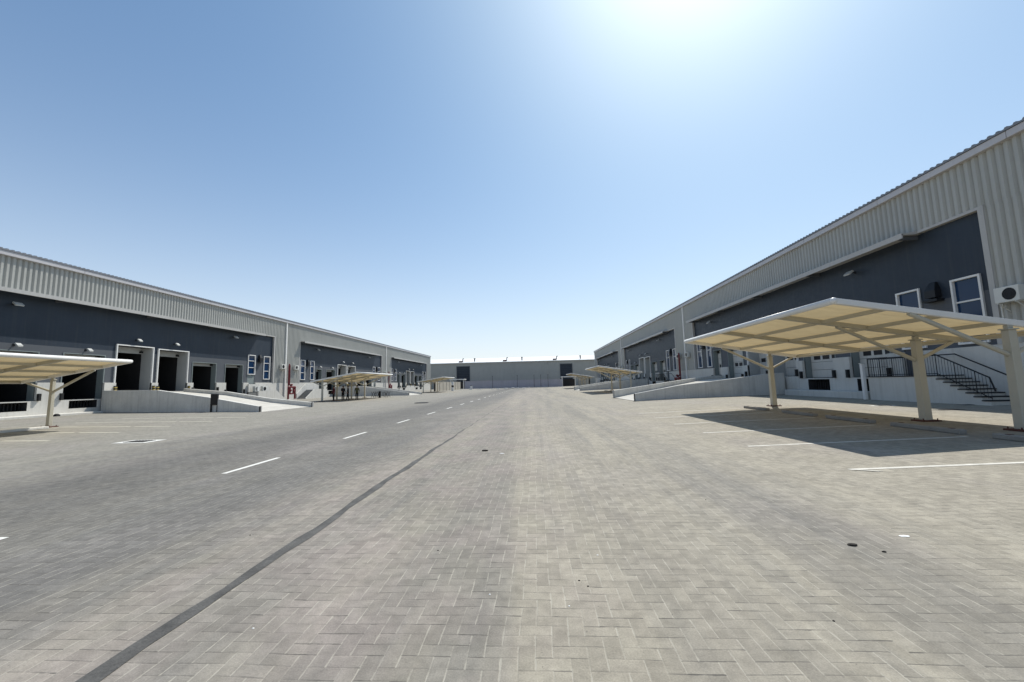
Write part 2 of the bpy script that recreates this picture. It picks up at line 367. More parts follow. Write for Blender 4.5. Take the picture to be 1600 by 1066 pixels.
def markings():
    m = MB(); y = 2.7
    while y < 104: sheet(m, -6.11, -6.00, y, y+1.65); y += 4.82
    m.build('lane_marking', 'line', kind='structure')
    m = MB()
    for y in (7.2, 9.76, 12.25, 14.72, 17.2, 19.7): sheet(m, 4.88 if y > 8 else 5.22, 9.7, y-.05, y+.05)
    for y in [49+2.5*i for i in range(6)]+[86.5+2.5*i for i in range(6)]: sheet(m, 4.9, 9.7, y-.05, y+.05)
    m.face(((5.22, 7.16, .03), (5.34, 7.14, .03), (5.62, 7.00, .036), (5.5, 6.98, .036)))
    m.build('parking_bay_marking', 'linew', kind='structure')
    m = MB()
    for y in (10.5, 12.97, 15.3, 17.55, 19.9, 22.3): sheet(m, -18.55, -16.8, y-.06, y+.06); sheet(m, -24.4, -18.75, y-.06, y+.06)
    for y in [44+2.5*i for i in range(6)]+[81.5+2.5*i for i in range(6)]: sheet(m, -24.4, -16.9, y-.05, y+.05)
    m.build('parking_bay_marking', 'linec', kind='structure')
markings()

# ---------------------------------------------------------------- warehouses
XR, XL = 19.2, -34.9
ZR, ZG, ZT, ZC = 11.3, 10.82, 8.52, 5.08     # roof edge, gutter bottom, recess top, dark/grey split
RL = 31.4                                    # recess length
def flood(T, y, z, label, grp, size=.36, d=.0, name='floodlight'):
    o = thing(name, T((d, y, z)), label, 'floodlight', grp)
    m = MB(T); m.beam((d, y, z), (d+.30, y, z+.02), .05, .05); m.box(d, d+.03, y-.07, y+.07, z-.08, z+.08); m.build('bracket', 'black', o)
    m = MB(T); c = Vector((d+.38, y, z-.02)); m.beam(c-Vector((0, size/2, 0)), c+Vector((0, size/2, 0)), .10, .30, up=(.75, 0, -.65)); m.build('lamp_head', 'panel', o, bevel=.01)
    m = MB(T); c2 = c+Vector((.04, 0, -.048)); m.beam(c2-Vector((0, size/2-.03, 0)), c2+Vector((0, size/2-.03, 0)), .012, .24, up=(.75, 0, -.65)); m.build('lens', 'acw', o)
    return o
def window(T, root, y0, y1, z0, z1, bars, d=-.10):
    f = MB(T); t = .09
    f.box(d, d+.14, y0, y0+t, z0, z1).box(d, d+.14, y1-t, y1, z0, z1).box(d, d+.15, y0+t, y1-t, z1-t, z1).box(d, d+.18, y0+t, y1-t, z0, z0+t)
    wo = f.build('window', 'wsteel', root, bevel=.006)
    for z in bars: MB(T).box(d, d+.07, y0+t, y1-t, z-.035, z+.035).build('glazing_bar', 'wsteel', wo)
    MB(T).box(d-.02, d+.015, y0+t, y1-t, z0+t, z1-t).build('glass', 'glass', wo)
def condenser(T, y, z, d, label, grp, wall=True):
    o = thing('air_conditioner', T((d, y, z)), label, 'air conditioner', grp)
    MB(T).box(d+.08, d+.42, y-.42, y+.42, z, z+.62).build('casing', 'acw', o, bevel=.02)
    m = MB(T)
    n = 20; pts = [(d+.424, y+.1*-1+.24*math.cos(2*math.pi*i/n), z+.31+.24*math.sin(2*math.pi*i/n)) for i in range(n)]
    m.face(pts); m.build('fan_grille', 'black', o)
    # near side of the casing carries a grille too (the face seen from the yard)
    m = MB(T)
    for r in (.08, .15, .22):
        q = [(d+.432, y-.1+r*math.cos(2*math.pi*i/n), z+.31+r*math.sin(2*math.pi*i/n)) for i in range(n)]
        m.path(q+[q[0]], .004, 4)
    m.build('guard_ring', 'pitm', o)
    m = MB(T)
    if wall:
        for yy in (y-.3, y+.3): m.box(d, d+.45, yy-.02, yy+.02, z-.045, z-.005).beam((d, yy, z-.35), (d+.4, yy, z-.04), .03, .03)
        m.path([(d+.05, y+.40, z+.1), (d+.04, y+.55, z-.1), (d+.04, y+.55, z-1.2)], .03, 6)
    else: m.box(d+.1, d+.4, y-.38, y-.3, z-.06, z-.002).box(d+.1, d+.4, y+.3, y+.38, z-.06, z-.002)
    m.build('mounting', 'acw', o)
    return o

def warehouse(side):
    R = side > 0; X0 = XR if R else XL
    T = (lambda p: (X0-p[0], p[1], p[2])) if R else (lambda p: (X0+p[0], p[1], p[2]))
    word = 'right' if R else 'left'
    yA, yB = -14.0, (129.5 if R else 130.0)
    starts = [17.5, 55.2, 92.7] if R else [19.5, 56.8, 94.2]
    FL = 1.45 if R else 1.16; ZW = 2.72 if R else 2.42
    root = thing('warehouse', T((0, yA, gz(X0))), ('long warehouse on the right with the blue windows and closed white dock doors' if R
                 else 'long warehouse on the left with sunlit ribbed cladding and open black dock doors'), 'warehouse')
    if not R: starts = starts[:2]+[94.2]
    segs = []; prev = yA
    for s0 in starts:
        segs.append((prev, s0)); prev = s0+RL
    ends = [min(s0+RL, yB-1.2) for s0 in starts]
    segs = [(yA, starts[0])]+[(ends[i], starts[i+1]) for i in range(len(starts)-1)]+[(ends[-1], yB)]
    m = MB(T)
    m.corr(.0, yA, yB, ZT+.001, ZG)
    for a, b in segs: m.corr(.0, a, b, ZW, ZT)
    m.build('cladding', 'clad', root)
    # gutter with joints, corrugated roof sheets whose edge shows above it
    m = MB(T); g = yA
    while g < yB: m.box(-.05, .26, g, min(g+5.98, yB), ZG, ZG+.30); g += 6.0
    m.build('gutter', 'gutter' if R else 'gutter', root, bevel=.012)
    m = MB(T); p = .30; n = int((yB-yA)/p); prof = []
    for i in range(n):
        a = yA+i*p; prof += [(a, 0), (a+.5*p, 0), (a+.62*p, .055), (a+.88*p, .055)]
    for (a, e), (b, f) in zip(prof, prof[1:]):
        m.face(((.30, a, ZR-.1+e), (.30, b, ZR-.1+f), (-30, b, ZR+2.3+f), (-30, a, ZR+2.3+e)))
        m.face(((.30, a, ZR-.18), (.30, b, ZR-.18), (.30, b, ZR-.1+f), (.30, a, ZR-.1+e)))
    m.build('roof', 'roofm' if R else 'roofm', root)
    m = MB(T)   # gable ends and rear wall
    for y in (yA, yB): m.face(((0, y, 0), (-60, y, 0), (-60, y, ZG), (-30, y, ZR+2.2), (0, y, ZG+.2)))
    m.face(((-60, yA, 0), (-60, yB, 0), (-60, yB, ZG), (-60, yA, ZG))); m.face(((-30, yA, ZR+2.2), (-30, yB, ZR+2.2), (-60, yB, ZG), (-60, yA, ZG)))
    m.build('gable_wall', 'clad', root)
    # corner flashing at the far end
    MB(T).box(-.15, .09, yB-.10, yB+.12, ZW, ZG).build('corner_flashing', 'trim', root)
    holes_all = []
    for k, s0 in enumerate(starts):
        e0 = ends[k]; Y = (lambda o: s0+RL-o) if R else (lambda o: s0+o)
        def rng(a, b): a, b = Y(a), Y(b); return (min(a, b), max(a, b))
        first = (k == 0 and not R)
        doors = [] # kind, y0,y1,z0,z1, pit
        doors.append(('flush', *rng(3.7 if first else 4.7, 6.4), FL, 4.55, 1))
        doors.append(('flush', *rng(7.95, 10.75), FL, 4.60, 1))
        doors.append(('shelter', *rng(11.65, 14.75), 1.66, 5.58, 0))
        doors.append(('shelter', *rng(15.35, 18.45), 1.62, 5.5, 0))
        doors.append(('flush', *rng(19.15, 22.1), max(FL, 1.45), 4.5, 1))
        doors.append(('flush', *rng(23.45, 26.1), FL, 4.5, 1))
        wins = []
        wa = [(26.9, 28.2), (29.7, 30.95)]
        if not first: wa += [(.45, 1.7), (3.05, 4.2)]
        for q, (a, b) in enumerate(wa): wins.append((*rng(a, b), 3.42 if q in (0,) and not R else 2.85, 5.85))
        doors = [d for d in doors if d[2] < e0-.3]; wins = [q for q in wins if q[1] < e0-.2]
        holes = [(d[1], d[2], d[3], d[4]) for d in doors]+[(a, b, c, e) for a, b, c, e in wins]
        holes += [(d[1]+.45, d[2]-.45, .50, FL-.07) for d in doors if d[5]]
        # an access door under the first window pair
        dy = rng(26.95, 28.15)
        if dy[1] < e0: holes.append((*dy, FL, 3.40))
        dw = -.14
        MB(T).wall(dw, s0, e0, ZC, ZT, holes).build('upper_wall', 'navy', root)
        MB(T).wall(dw, s0, e0, ZW, ZC, holes).build('lower_wall', 'grey', root)
        if dy[1] < e0:
            dd = MB(T); dd.box(dw-.06, dw-.02, dy[0], dy[1], FL, 3.38).build('access_door', 'jamb' if not R else 'grey', root)
        # frame around the recess
        for y in (s0, e0):
            q = (y-.02, y+.20) if y == e0 else (y-.20, y+.02)
            MB(T).box(-.15, .095, q[0], q[1], ZW, ZT+.12).build('recess_frame', 'trim', root)
        cz0, cz1 = ((s0+2.75, e0) if R else (s0, e0-2.75))
        a, b = ((s0, cz0) if R else (cz1, e0))
        if b > a: MB(T).box(-.15, .09, a+.02, b-.02, ZT, ZT+.12).build('recess_head', 'trim', root)
        m = MB(T)  # projecting canopy over the docks
        m.face(((0, cz0, ZT+.16), (0, cz1, ZT+.16), (.78, cz1, ZT+.02), (.78, cz0, ZT+.02)))
        m.face(((-.14, cz0, ZT-.02), (-.14, cz1, ZT-.02), (.78, cz1, ZT-.05), (.78, cz0, ZT-.05)))
        m.box(.74, .80, cz0, cz1, ZT-.20, ZT+.06)
        for yy in (cz0, cz1): m.face(((0, yy, ZT-.02), (.78, yy, ZT-.05), (.78, yy, ZT+.02), (0, yy, ZT+.16)))
        ca = m.build('canopy', 'trim', root)
        yy = cz0+.25
        while yy < cz1: MB(T).beam((-.14, yy, ZT-.13), (.74, yy, ZT-.13), .12, .2).build('bracket', 'grey', ca); yy += 6.9
        for (a, b, c, e) in wins: window(T, root, a, b, c, e, [c+(e-c)*.64] if R else [c+(e-c)*.36, c+(e-c)*.70], d=dw-.06)
        # dock doors
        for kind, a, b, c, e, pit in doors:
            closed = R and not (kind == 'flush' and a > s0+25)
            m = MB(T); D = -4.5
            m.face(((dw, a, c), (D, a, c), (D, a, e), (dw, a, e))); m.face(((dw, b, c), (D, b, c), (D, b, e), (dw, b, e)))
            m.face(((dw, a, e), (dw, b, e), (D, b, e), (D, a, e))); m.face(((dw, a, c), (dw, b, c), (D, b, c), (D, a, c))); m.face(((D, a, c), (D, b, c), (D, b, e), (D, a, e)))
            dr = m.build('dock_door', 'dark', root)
            dp = 1.0 if kind == 'shelter' else .5; jm = 'jamb' if kind == 'flush' else 'panel'
            hh = .52 if kind == 'shelter' else .30
            MB(T).box(dw-dp-.03, dw-dp+.02, a+.002, b-.002, e-hh, e-.002).build('header_panel', 'panel', dr)
            for y0_, y1_ in ((a+.002, a+.03), (b-.03, b-.002)): MB(T).box(dw-dp, dw-.004, y0_, y1_, c+.002, e-.003).build('reveal', jm, dr)
            MB(T).box(dw-dp, dw-dp+.18, b-.28, b-.05, e-hh+.08, e-hh+.24).build('opener', 'black', dr)
            fm = 'wsteel' if kind == 'shelter' else 'jamb'; pw_ = .09 if kind == 'shelter' else .07
            for y0_, y1_ in ((a-pw_, a), (b, b+pw_)): MB(T).box(dw+.001, dw+(.12 if kind == 'shelter' else .04), y0_, y1_, c, e+pw_).build('door_frame', fm, dr)
            MB(T).box(dw+.001, dw+(.115 if kind == 'shelter' else .038), a, b, e, e+pw_-.002).build('frame_head', fm, dr)
            if closed:
                lf = None
                for q in range(5):
                    z0 = c+.04+(e-hh-.04-c)*q/5; z1 = c+(e-hh-.04-c)*(q+1)/5
                    if q == 0: m = MB(T)
                    m.box(dw-dp+.03, dw-dp+.09, a+.04, b-.04, z0, z1+.02)
                lf = m.build('door_leaf', 'white', dr)
                wN = 3; st = (b-a-.4)/wN
                for q in range(wN): MB(T).box(dw-dp+.085, dw-dp+.10, a+.25+q*st, a+.25+q*st+st*.74, c+1.28, c+1.62).build('door_window', 'black', lf)
            for yy in (a-.19, b+.03):
                m = MB(T); m2 = MB(T); w0 = .062 if c < 1.6 else .002
                m2.box(dw+.002, .22, yy, yy+.15, c+.0, c+.50); bb = m2.build('bumper', 'rubber', dr)
                for q in (0, 1): m.box(dw+.001, .226, yy-.004, yy+.154, c+.10+q*.22, c+.19+q*.22)
                if kind == 'shelter' and not R: m.build('bumper_stripe', 'yellow', bb)
            if pit:
                m = MB(T); a1, b1, c1, e1 = a+.45, b-.45, .50, FL-.07; P0, P1 = 0.06, -.9
                for q in (((P0, a1, c1), (P1, a1, c1), (P1, a1, e1), (P0, a1, e1)), ((P0, b1, c1), (P1, b1, c1), (P1, b1, e1), (P0, b1, e1)),
                          ((P0, a1, e1), (P0, b1, e1), (P1, b1, e1), (P1, a1, e1)), ((P0, a1, c1), (P0, b1, c1), (P1, b1, c1), (P1, a1, c1)), ((P1, a1, c1), (P1, b1, c1), (P1, b1, e1), (P1, a1, e1))): m.face(q)
                for q in range(9): yy = a1+(b1-a1)*(q+.5)/9; m.box(P0-.5, P0-.42, yy-.02, yy+.02, c1+.01, e1-.01)
                m.build('leveller_pit', 'pitm', dr)
        holes_all += holes
        # floodlights over the docks
        bay = ('near', 'middle', 'far')[k]; order = sorted(doors, key=lambda d: d[1])
        for kind, a, b, c, e, pit in doors[:4]:
            z = 6.15 if kind == 'shelter' else 4.98
            nth = ('first', 'second', 'third', 'fourth', 'fifth', 'sixth')[[d[1] for d in order].index(a)]
            lab = 'floodlight above the '+nth+' dock door from the near end, '+bay+' bay, '+word+' warehouse'
            flood(T, (a+b)/2, z, lab, 'floodlights over the docks of the '+word+' warehouse, '+kind, .30, dw)
        for q_, o in enumerate((4.8, 24.4)):
            if Y(o) < e0-1: flood(T, Y(o), 7.72, 'wide floodlight high on the dark wall, '+('near' if (q_ == 0) != R else 'far')+' end of the '+bay+' bay, '+word+' warehouse', 'high floodlights of the '+word+' warehouse', .48, dw)
        # black fixture between each window pair
        for ip, (p1, p2) in enumerate(((28.2, 29.7),) if first else ((28.2, 29.7), (1.7, 3.05))):
            yc = (Y(p1)+Y(p2))/2
            if yc > e0-.5: continue
            m = MB(T); m.frustum((dw+.16, yc, 0), 5.15, 5.8, .34, .14); 
            o = thing('wall_siren', T((dw, yc, 5.1)), 'tapered black siren hood between the windows, '+('far' if (ip == 0) != R else 'near')+' end of the '+bay+' bay, '+word+' warehouse', 'siren', 'siren hoods of the '+word+' warehouse')
            m = MB(T); m.box(dw+.001, dw+.30, yc-.26, yc+.26, 5.2, 5.55); m.face(((dw, yc-.26, 5.55), (dw+.3, yc-.26, 5.55), (dw+.12, yc-.14, 5.95), (dw, yc-.14, 5.95)))
            m.face(((dw, yc+.26, 5.55), (dw+.3, yc+.26, 5.55), (dw+.12, yc+.14, 5.95), (dw, yc+.14, 5.95))); m.face(((dw+.3, yc-.26, 5.55), (dw+.3, yc+.26, 5.55), (dw+.12, yc+.14, 5.95), (dw+.12, yc-.14, 5.95)))
            m.build('hood', 'black', o)
            MB(T).box(dw+.001, dw+.36, yc-.36, yc+.36, 5.0, 5.12).build('base_tray', 'black', o, bevel=.01)
    MB(T).wall(0.06, yA, yB, gz(X0)-.1, ZW, holes_all).build('plinth_wall', 'white', root)
    m = MB(T)
    cur = yA
    for (h0, h1) in sorted((h[0], h[1]) for h in holes_all if h[2] < ZW-.05 and h[3] > ZW)+[(yB, yB)]:
        m = MB(T); zl = max(1.2, FL)
        if h0 > cur:
            m.face(((.06, cur, ZW), (.06, h0, ZW), (-.16, h0, ZW+.015), (-.16, cur, ZW+.015)))
            for yy in (cur, h0): m.face(((.06, yy, ZW), (.06, yy, zl), (-.16, yy, zl), (-.16, yy, ZW+.015)))
            m.build('plinth_ledge', 'white', root)
        cur = max(cur, h1)
    # downpipes in the full-height bays
    for a, b in segs[1:-1]:
        m = MB(T); yc = (a+b)/2-.6; m.box(.052, .20, yc, yc+.24, gz(X0)+.3, ZG); m.build('downpipe', 'wsteel', root, bevel=.02)
    return T, starts, ends, segs
TR, sR, eR, gR = warehouse(1)
TL, sL, eL, gL = warehouse(-1)

# condensers on the ribbed bays
condenser(TR, 16.62, 4.34, .06, 'beige condenser unit on the right warehouse beside the nearest blue window', None)
for k, (a, b) in enumerate(gR[1:3]):
    for q, y in enumerate(((a+b)/2-1.5, (a+b)/2+1.6)): condenser(TR, y, 4.3, .06, 'condenser on the '+('nearer' if k == 0 else 'farther')+' ribbed bay of the right warehouse, '+('near' if q == 0 else 'far')+' one of the pair', 'condensers on the far bays of the right warehouse')
for k, (a, b) in enumerate(gL[1:3]):
    for q, y in enumerate(((a+b)/2-1.35, (a+b)/2+1.7)): condenser(TL, y, 4.3, .06, 'condenser beside the '+('nearer' if k == 0 else 'farther')+' red pipework on the left, '+('near' if q == 0 else 'far')+' one of the pair', 'condensers beside the red pipework')

# fire risers with pump manifold
def riser(T, y, d, label):
    o = thing('fire_riser', T((d, y, 0.1)), label, 'fire riser', 'dark red fire risers')
    m = MB(T); m.path([(d, y-.12, .1), (d, y-.12, 4.75), (d, y, 4.95), (d, y+.12, 4.75), (d, y+.12, 2.2)], .085, 8); m.build('riser_pipe', 'redpipe', o)
    m = MB(T); m.path([(d+.4, y-.7, .1), (d+.4, y-.7, 1.8), (d+.4, y+.8, 1.8), (d+.4, y+.8, .1)], .12, 8)
    m.path([(d+.4, y-.3, 1.8), (d+.4, y-.3, .9), (d+.4, y+.4, .9), (d+.4, y+.4, 1.8)], .10, 8); m.path([(d, y+.12, 2.2), (d+.4, y+.12, 1.8)], .1, 8); m.build('manifold', 'redpipe', o)
    m = MB(T); m.ball((d+.52, y-.3, 1.35), .17, .6); m.ball((d+.52, y+.4, 1.3), .17, .6); m.tube((d+.4, y, 1.8), (d+.4, y, 2.1), .05); m.tube((d+.4, y-.12, 2.12), (d+.4, y+.12, 2.12), .12); m.build('valve', 'redpipe', o)
    m = MB(T); m.box(d+.2, d+.6, y-.95, y+1.0, gz(0)+.0, .16); m.build('concrete_pad', 'white', o)
riser(TL, 53.3, .75, 'dark red fire riser and valve manifold on the nearer bay of the left warehouse')
riser(TL, 90.9, .75, 'far dark red fire riser behind the parked shade roofs on the left')
riser(TR, 52.6, .6, 'dark red fire riser in the shade of the right warehouse')

# ---------------------------------------------------------------- loading ramps
def ramp_thing(label, p1a, p1b, t1, p2a, p2b, t2, prof, flag=False, name='loading_ramp'):
    """near parapet p1a(street)->p1b(wall) with heights t1=[(frac,z)], far parapet, deck profile [(frac,z)]"""
    g = gz(p1a[0])
    o = thing(name, (p1a[0], p1a[1], g), label, 'ramp', 'loading ramps')
    def P(a, b, f): return (a[0]+(b[0]-a[0])*f, a[1]+(b[1]-a[1])*f)
    def par(a, b, tops, th, nm):
        m = MB(); d = (Vector(b)-Vector(a)).normalized(); n = Vector((-d[1], d[0]))*th
        pts = [P(a, b, f) for f, z in tops]
        for (q0, (f0, z0)), (q1, (f1, z1)) in zip(zip(pts, tops), zip(pts[1:], tops[1:])):
            lo0, lo1 = gz(q0[0])-.03, gz(q1[0])-.03; r0 = (q0[0]+n[0], q0[1]+n[1]); r1 = (q1[0]+n[0], q1[1]+n[1])
            m.face(((*q0, lo0), (*q1, lo1), (*q1, z1), (*q0, z0))); m.face(((*r0, lo0), (*r1, lo1), (*r1, z1), (*r0, z0)))
            m.face(((*q0, z0), (*q1, z1), (*r1, z1), (*r0, z0)))
        q, r = pts[0], (pts[0][0]+n[0], pts[0][1]+n[1]); m.face(((*q, gz(q[0])-.03), (*r, gz(q[0])-.03), (*r, tops[0][1]), (*q, tops[0][1])))
        return m.build(nm, 'conc', o, bevel=.012), n
    sgn = 1 if p1b[0] > p1a[0] else -1
    w1, n1 = par(p1a, p1b, t1, .22*sgn, 'parapet'); par(p2a, p2b, t2, .22*sgn, 'parapet')
    m = MB(); prof = [(q[0], q[1], q[-1]) for q in prof]
    for (f0, z0, u0), (f1, z1, u1) in zip(prof, prof[1:]):
        for i in range(4):
            g0, g1 = f0+(f1-f0)*i/4, f0+(f1-f0)*(i+1)/4; a0, a1 = z0+(z1-z0)*i/4, z0+(z1-z0)*(i+1)/4; b0, b1 = u0+(u1-u0)*i/4, u0+(u1-u0)*(i+1)/4
            a, b, c, e = P(p1a, p1b, g0), P(p1a, p1b, g1), P(p2a, p2b, g1), P(p2a, p2b, g0)
            m.face(((*a, a0), (*b, a1), (*c, b1), (*e, b0)))
    for (q, z_) in ((p1a, t1[0][1]), (p2a, t2[0][1])):   # dark edge strip on each parapet end
        x0 = q[0]-.03*sgn; gg = gz(q[0]); MB().box(min(x0, q[0]-.003*sgn), max(x0, q[0]-.003*sgn), q[1]-.02, q[1]+.24, gg+.004, z_+.01).build('end_strip', 'rubber', o)
    m.build('ramp_deck', 'deck', o)
    if flag:
        f = .255; q = P(p1a, p1b, f); d = (Vector(p1b)-Vector(p1a)).normalized(); nn = Vector((-d[1], d[0]))*(-.03 if sgn > 0 else .03)
        nn = Vector((0, -.03))
        m = MB()
        for s_, z0, z1 in ((1, .55, 1.34),):
            a = (q[0]-d[0]*.26+nn[0], q[1]-d[1]*.26+nn[1]); b = (q[0]+d[0]*.26+nn[0], q[1]+d[1]*.26+nn[1])
            m.beam((*((Vector(a)+Vector(b))/2), z0), (*((Vector(a)+Vector(b))/2), z1), .52, .12, up=(0, 1, 0))
        m.build('service_box', 'black', o)
        m = MB(); c = (Vector(a)+Vector(b))/2
        for s_ in (-.24, .24): m.beam((c[0]+s_, c[1], gz(c[0])), (c[0]+s_, c[1], .56), .05, .1, up=(0, 1, 0))
        m.build('box_leg', 'black', o)
    return o
ramp_thing('long sloping concrete ramp on the left with a black box on its side wall', (-19.25, 26.8), (XL+.2, 30.0),
     [(0, .42), (.30, 1.12), (.62, 1.72), (1, 1.80)], (-18.8, 32.5), (XL+.2, 37.4), [(0, .41), (.29, .78), (.63, 1.46), (1, 1.86)], [(0, .03, .05), (.28, .80, .42), (.62, 1.5, 1.1), (1, 1.6, 1.55)], True)
ramp_thing('second concrete ramp on the left behind the group of people', (-20.6, 63.6), (XL+.2, 66.6), [(0, .5), (.6, 1.66), (1, 1.76)],
     (-20.4, 70.0), (XL+.2, 74.2), [(0, .4), (.62, 1.5), (1, 1.8)], [(0, .05), (.62, 1.2), (1, 1.5)])
ramp_thing('nearest concrete ramp on the right with a thin lit edge on its long grey wall', (7.2, 29.8), (XR-.2, 31.7), [(0, .62), (.29, 1.16), (.62, 1.52), (.87, 1.85), (1, 1.92)],
     (6.95, 36.3), (XR-.2, 41.8), [(0, .74), (.62, 1.57), (.87, 1.84), (1, 1.9)], [(0, .1), (.8, 1.5), (1, 1.6)])
ramp_thing('farther concrete ramp on the right beyond the second shade roof', (7.3, 67.5), (XR-.2, 69.2), [(0, .62), (.6, 1.5), (1, 1.9)],
     (7.0, 73.8), (XR-.2, 79), [(0, .74), (.62, 1.57), (1, 1.9)], [(0, .1), (.8, 1.5), (1, 1.6)])

# dock kerbs
def dock_kerb(T, X0, y0, y1, d, h, label):
    z = gz(X0)
    o = MB(T).box(.062, d, y0, y1, z-.05, z+h).build('dock_kerb', 'white', bevel=.03, loc=T((d, y0, z)))
    o['label'] = label; o['category'] = 'kerb'
dock_kerb(TL, XL, 12, 29.4, 1.15, .14, 'low white kerb along the foot of the left warehouse wall')
dock_kerb(TR, XR, 23.4, 30.6, .95, .38, 'low pale kerb under the dock doors of the right warehouse')

# ---------------------------------------------------------------- entrance stairs
def stairs(T, X0, y_top, dirn, d1, H, n, plat, label, grp=None, pal='white', solid=False):
    """platform from y_top to y_top+dirn*plat, flight descending the other way"""
    g = gz(X0)
    o = thing('entrance_stairs', T((d1, y_top, g)), label, 'stairs', grp)
    run = .29
    m = MB(T); a, b = sorted((y_top, y_top+dirn*plat)); m.box(.062, d1, a, b, g-.05, H); m.build('platform', pal, o, bevel=.01)
    m = MB(T)
    for i in range(n):
        y0 = y_top-dirn*run*i; y1 = y0-dirn*run; z = g+(H-g)*(n-i)/(n+1); a2, b2 = sorted((y0, y1)); m.box(.062, d1, a2, b2, g-.05, z)
    m.build('flight', pal, o)
    m = MB(T)   # dark treads standing proud of the flank
    for i in range(n):
        y0 = y_top-dirn*run*i; y1 = y0-dirn*run; z = g+(H-g)*(n-i)/(n+1); a2, b2 = sorted((y0, y1)); m.box(.07, d1+.03, a2-.02, b2+.02, z+.002, z+.05)
    m.box(.07, d1+.03, *sorted((y_top, y_top+dirn*plat)), H+.002, H+.05)
    m.build('tread', 'pitm', o)
    if solid:
        yb = y_top-dirn*run*(n+.6); ye = y_top+dirn*plat
        for d0, dd1, up, nm, mt in ((d1+.035, d1+.16, .16, 'side_wall', 'white'), (.12, .28, 1.0, 'inner_parapet', 'conc')):
            m = MB(T); zt, zb_ = H+up, g+up*.8
            for dd in (d0, dd1): m.face(((dd, ye, g-.03), (dd, y_top, g-.03), (dd, yb, g-.03), (dd, yb, zb_), (dd, y_top, zt), (dd, ye, zt)))
            for (p, q) in (((ye, zt), (y_top, zt)), ((y_top, zt), (yb, zb_)), ((yb, zb_), (yb, g-.03)), ((ye, zt), (ye, g-.03))):
                m.face(((d0, p[0], p[1]), (d0, q[0], q[1]), (dd1, q[0], q[1]), (dd1, p[0], p[1])))
            m.build(nm, mt, o)
    for dd, part in ((d1-.06, 'railing'), (.35, 'wall_rail')) if not solid else ():
        m = MB(T); yb = y_top-dirn*run*n; zb = g+.15
        pts = [(dd, y_top+dirn*plat, H+.98), (dd, y_top, H+.98), (dd, yb, zb+.95), (dd, yb-dirn*.15, zb+.4)]
        m.path(pts, .028, 6)
        if part == 'railing':
            m.path([(dd, y_top+dirn*plat, H+.12), (dd, y_top, H+.12), (dd, yb, zb+.12)], .018, 6)
            k = int(plat/.12)
            for i in range(k+1): yy = y_top+dirn*plat*i/k; m.tube((dd, yy, H+.04), (dd, yy, H+.97), .0075 if i % 6 else .018, 5)
            k = int(run*n/.12)
            for i in range(1, k+1):
                f = i/k; yy = y_top-dirn*run*n*f; z0 = H+.04+(zb-H)*f; m.tube((dd, yy, z0), (dd, yy, z0+.94), .0075 if i % 6 else .018, 5)
        m.build(part, 'black', o)
    if solid: return o
    m = MB(T)  # rail across the end of the platform
    ye = y_top+dirn*plat
    for i in range(9): dq = .2+(d1-.3)*i/8; m.tube((dq, ye, H+.04), (dq, ye, H+.97), .012, 5)
    m.path([(.2, ye, H+.98), (d1-.06, ye, H+.98)], .028, 6); m.build('end_rail', 'black', o)
    return o
stairs(TR, XR, 19.0, 1, 1.25, 1.46, 7, 3.7, 'dark-railed entrance stairs at the near end of the right warehouse, behind the near shade roof', 'entrance stairs')
stairs(TL, XL, 58.2, 1, 1.5, 1.3, 7, 3.6, 'cream entrance stairs on the left just beyond the red fire riser', 'entrance stairs', 'white', True)
stairs(TR, XR, 56.6, 1, 1.5, 1.46, 7, 3.6, 'entrance stairs halfway down the right warehouse in shade', 'entrance stairs')
stairs(TL, XL, 49.6, -1, 1.4, 1.25, 6, 3.4, 'entrance stairs on the left between the white windows and the red fire riser', 'entrance stairs', 'white', True)
for y in (46.9, 48.3): condenser(TL, y, 1.36, .5, 'white condenser unit standing under the left warehouse windows, '+('nearer' if y < 47 else 'farther')+' of two', 'condensers under the white windows', wall=False)
o = thing('bumper_post', TR((1.35, 22.85, gz(XR))), 'thin white steel post at the corner of the stair platform on the right', 'post')
m = MB(TR); m.box(1.28, 1.44, 22.78, 22.94, gz(XR)-.02, 2.2); m.build('post', 'wsteel', o, bevel=.02); m = MB(TR); m.box(1.26, 1.46, 22.76, 22.96, 2.2, 2.24); m.build('cap', 'white', o)
o = thing('bumper_post', TL((1.4, 46.3, 0)), 'thin white post in front of the condensers on the left', 'post')
m = MB(TL); m.box(1.3, 1.44, 46.2, 46.34, 0, 1.9); m.build('post', 'wsteel', o); MB(TL).box(1.28, 1.46, 46.18, 46.36, 1.9, 1.94).build('cap', 'white', o)

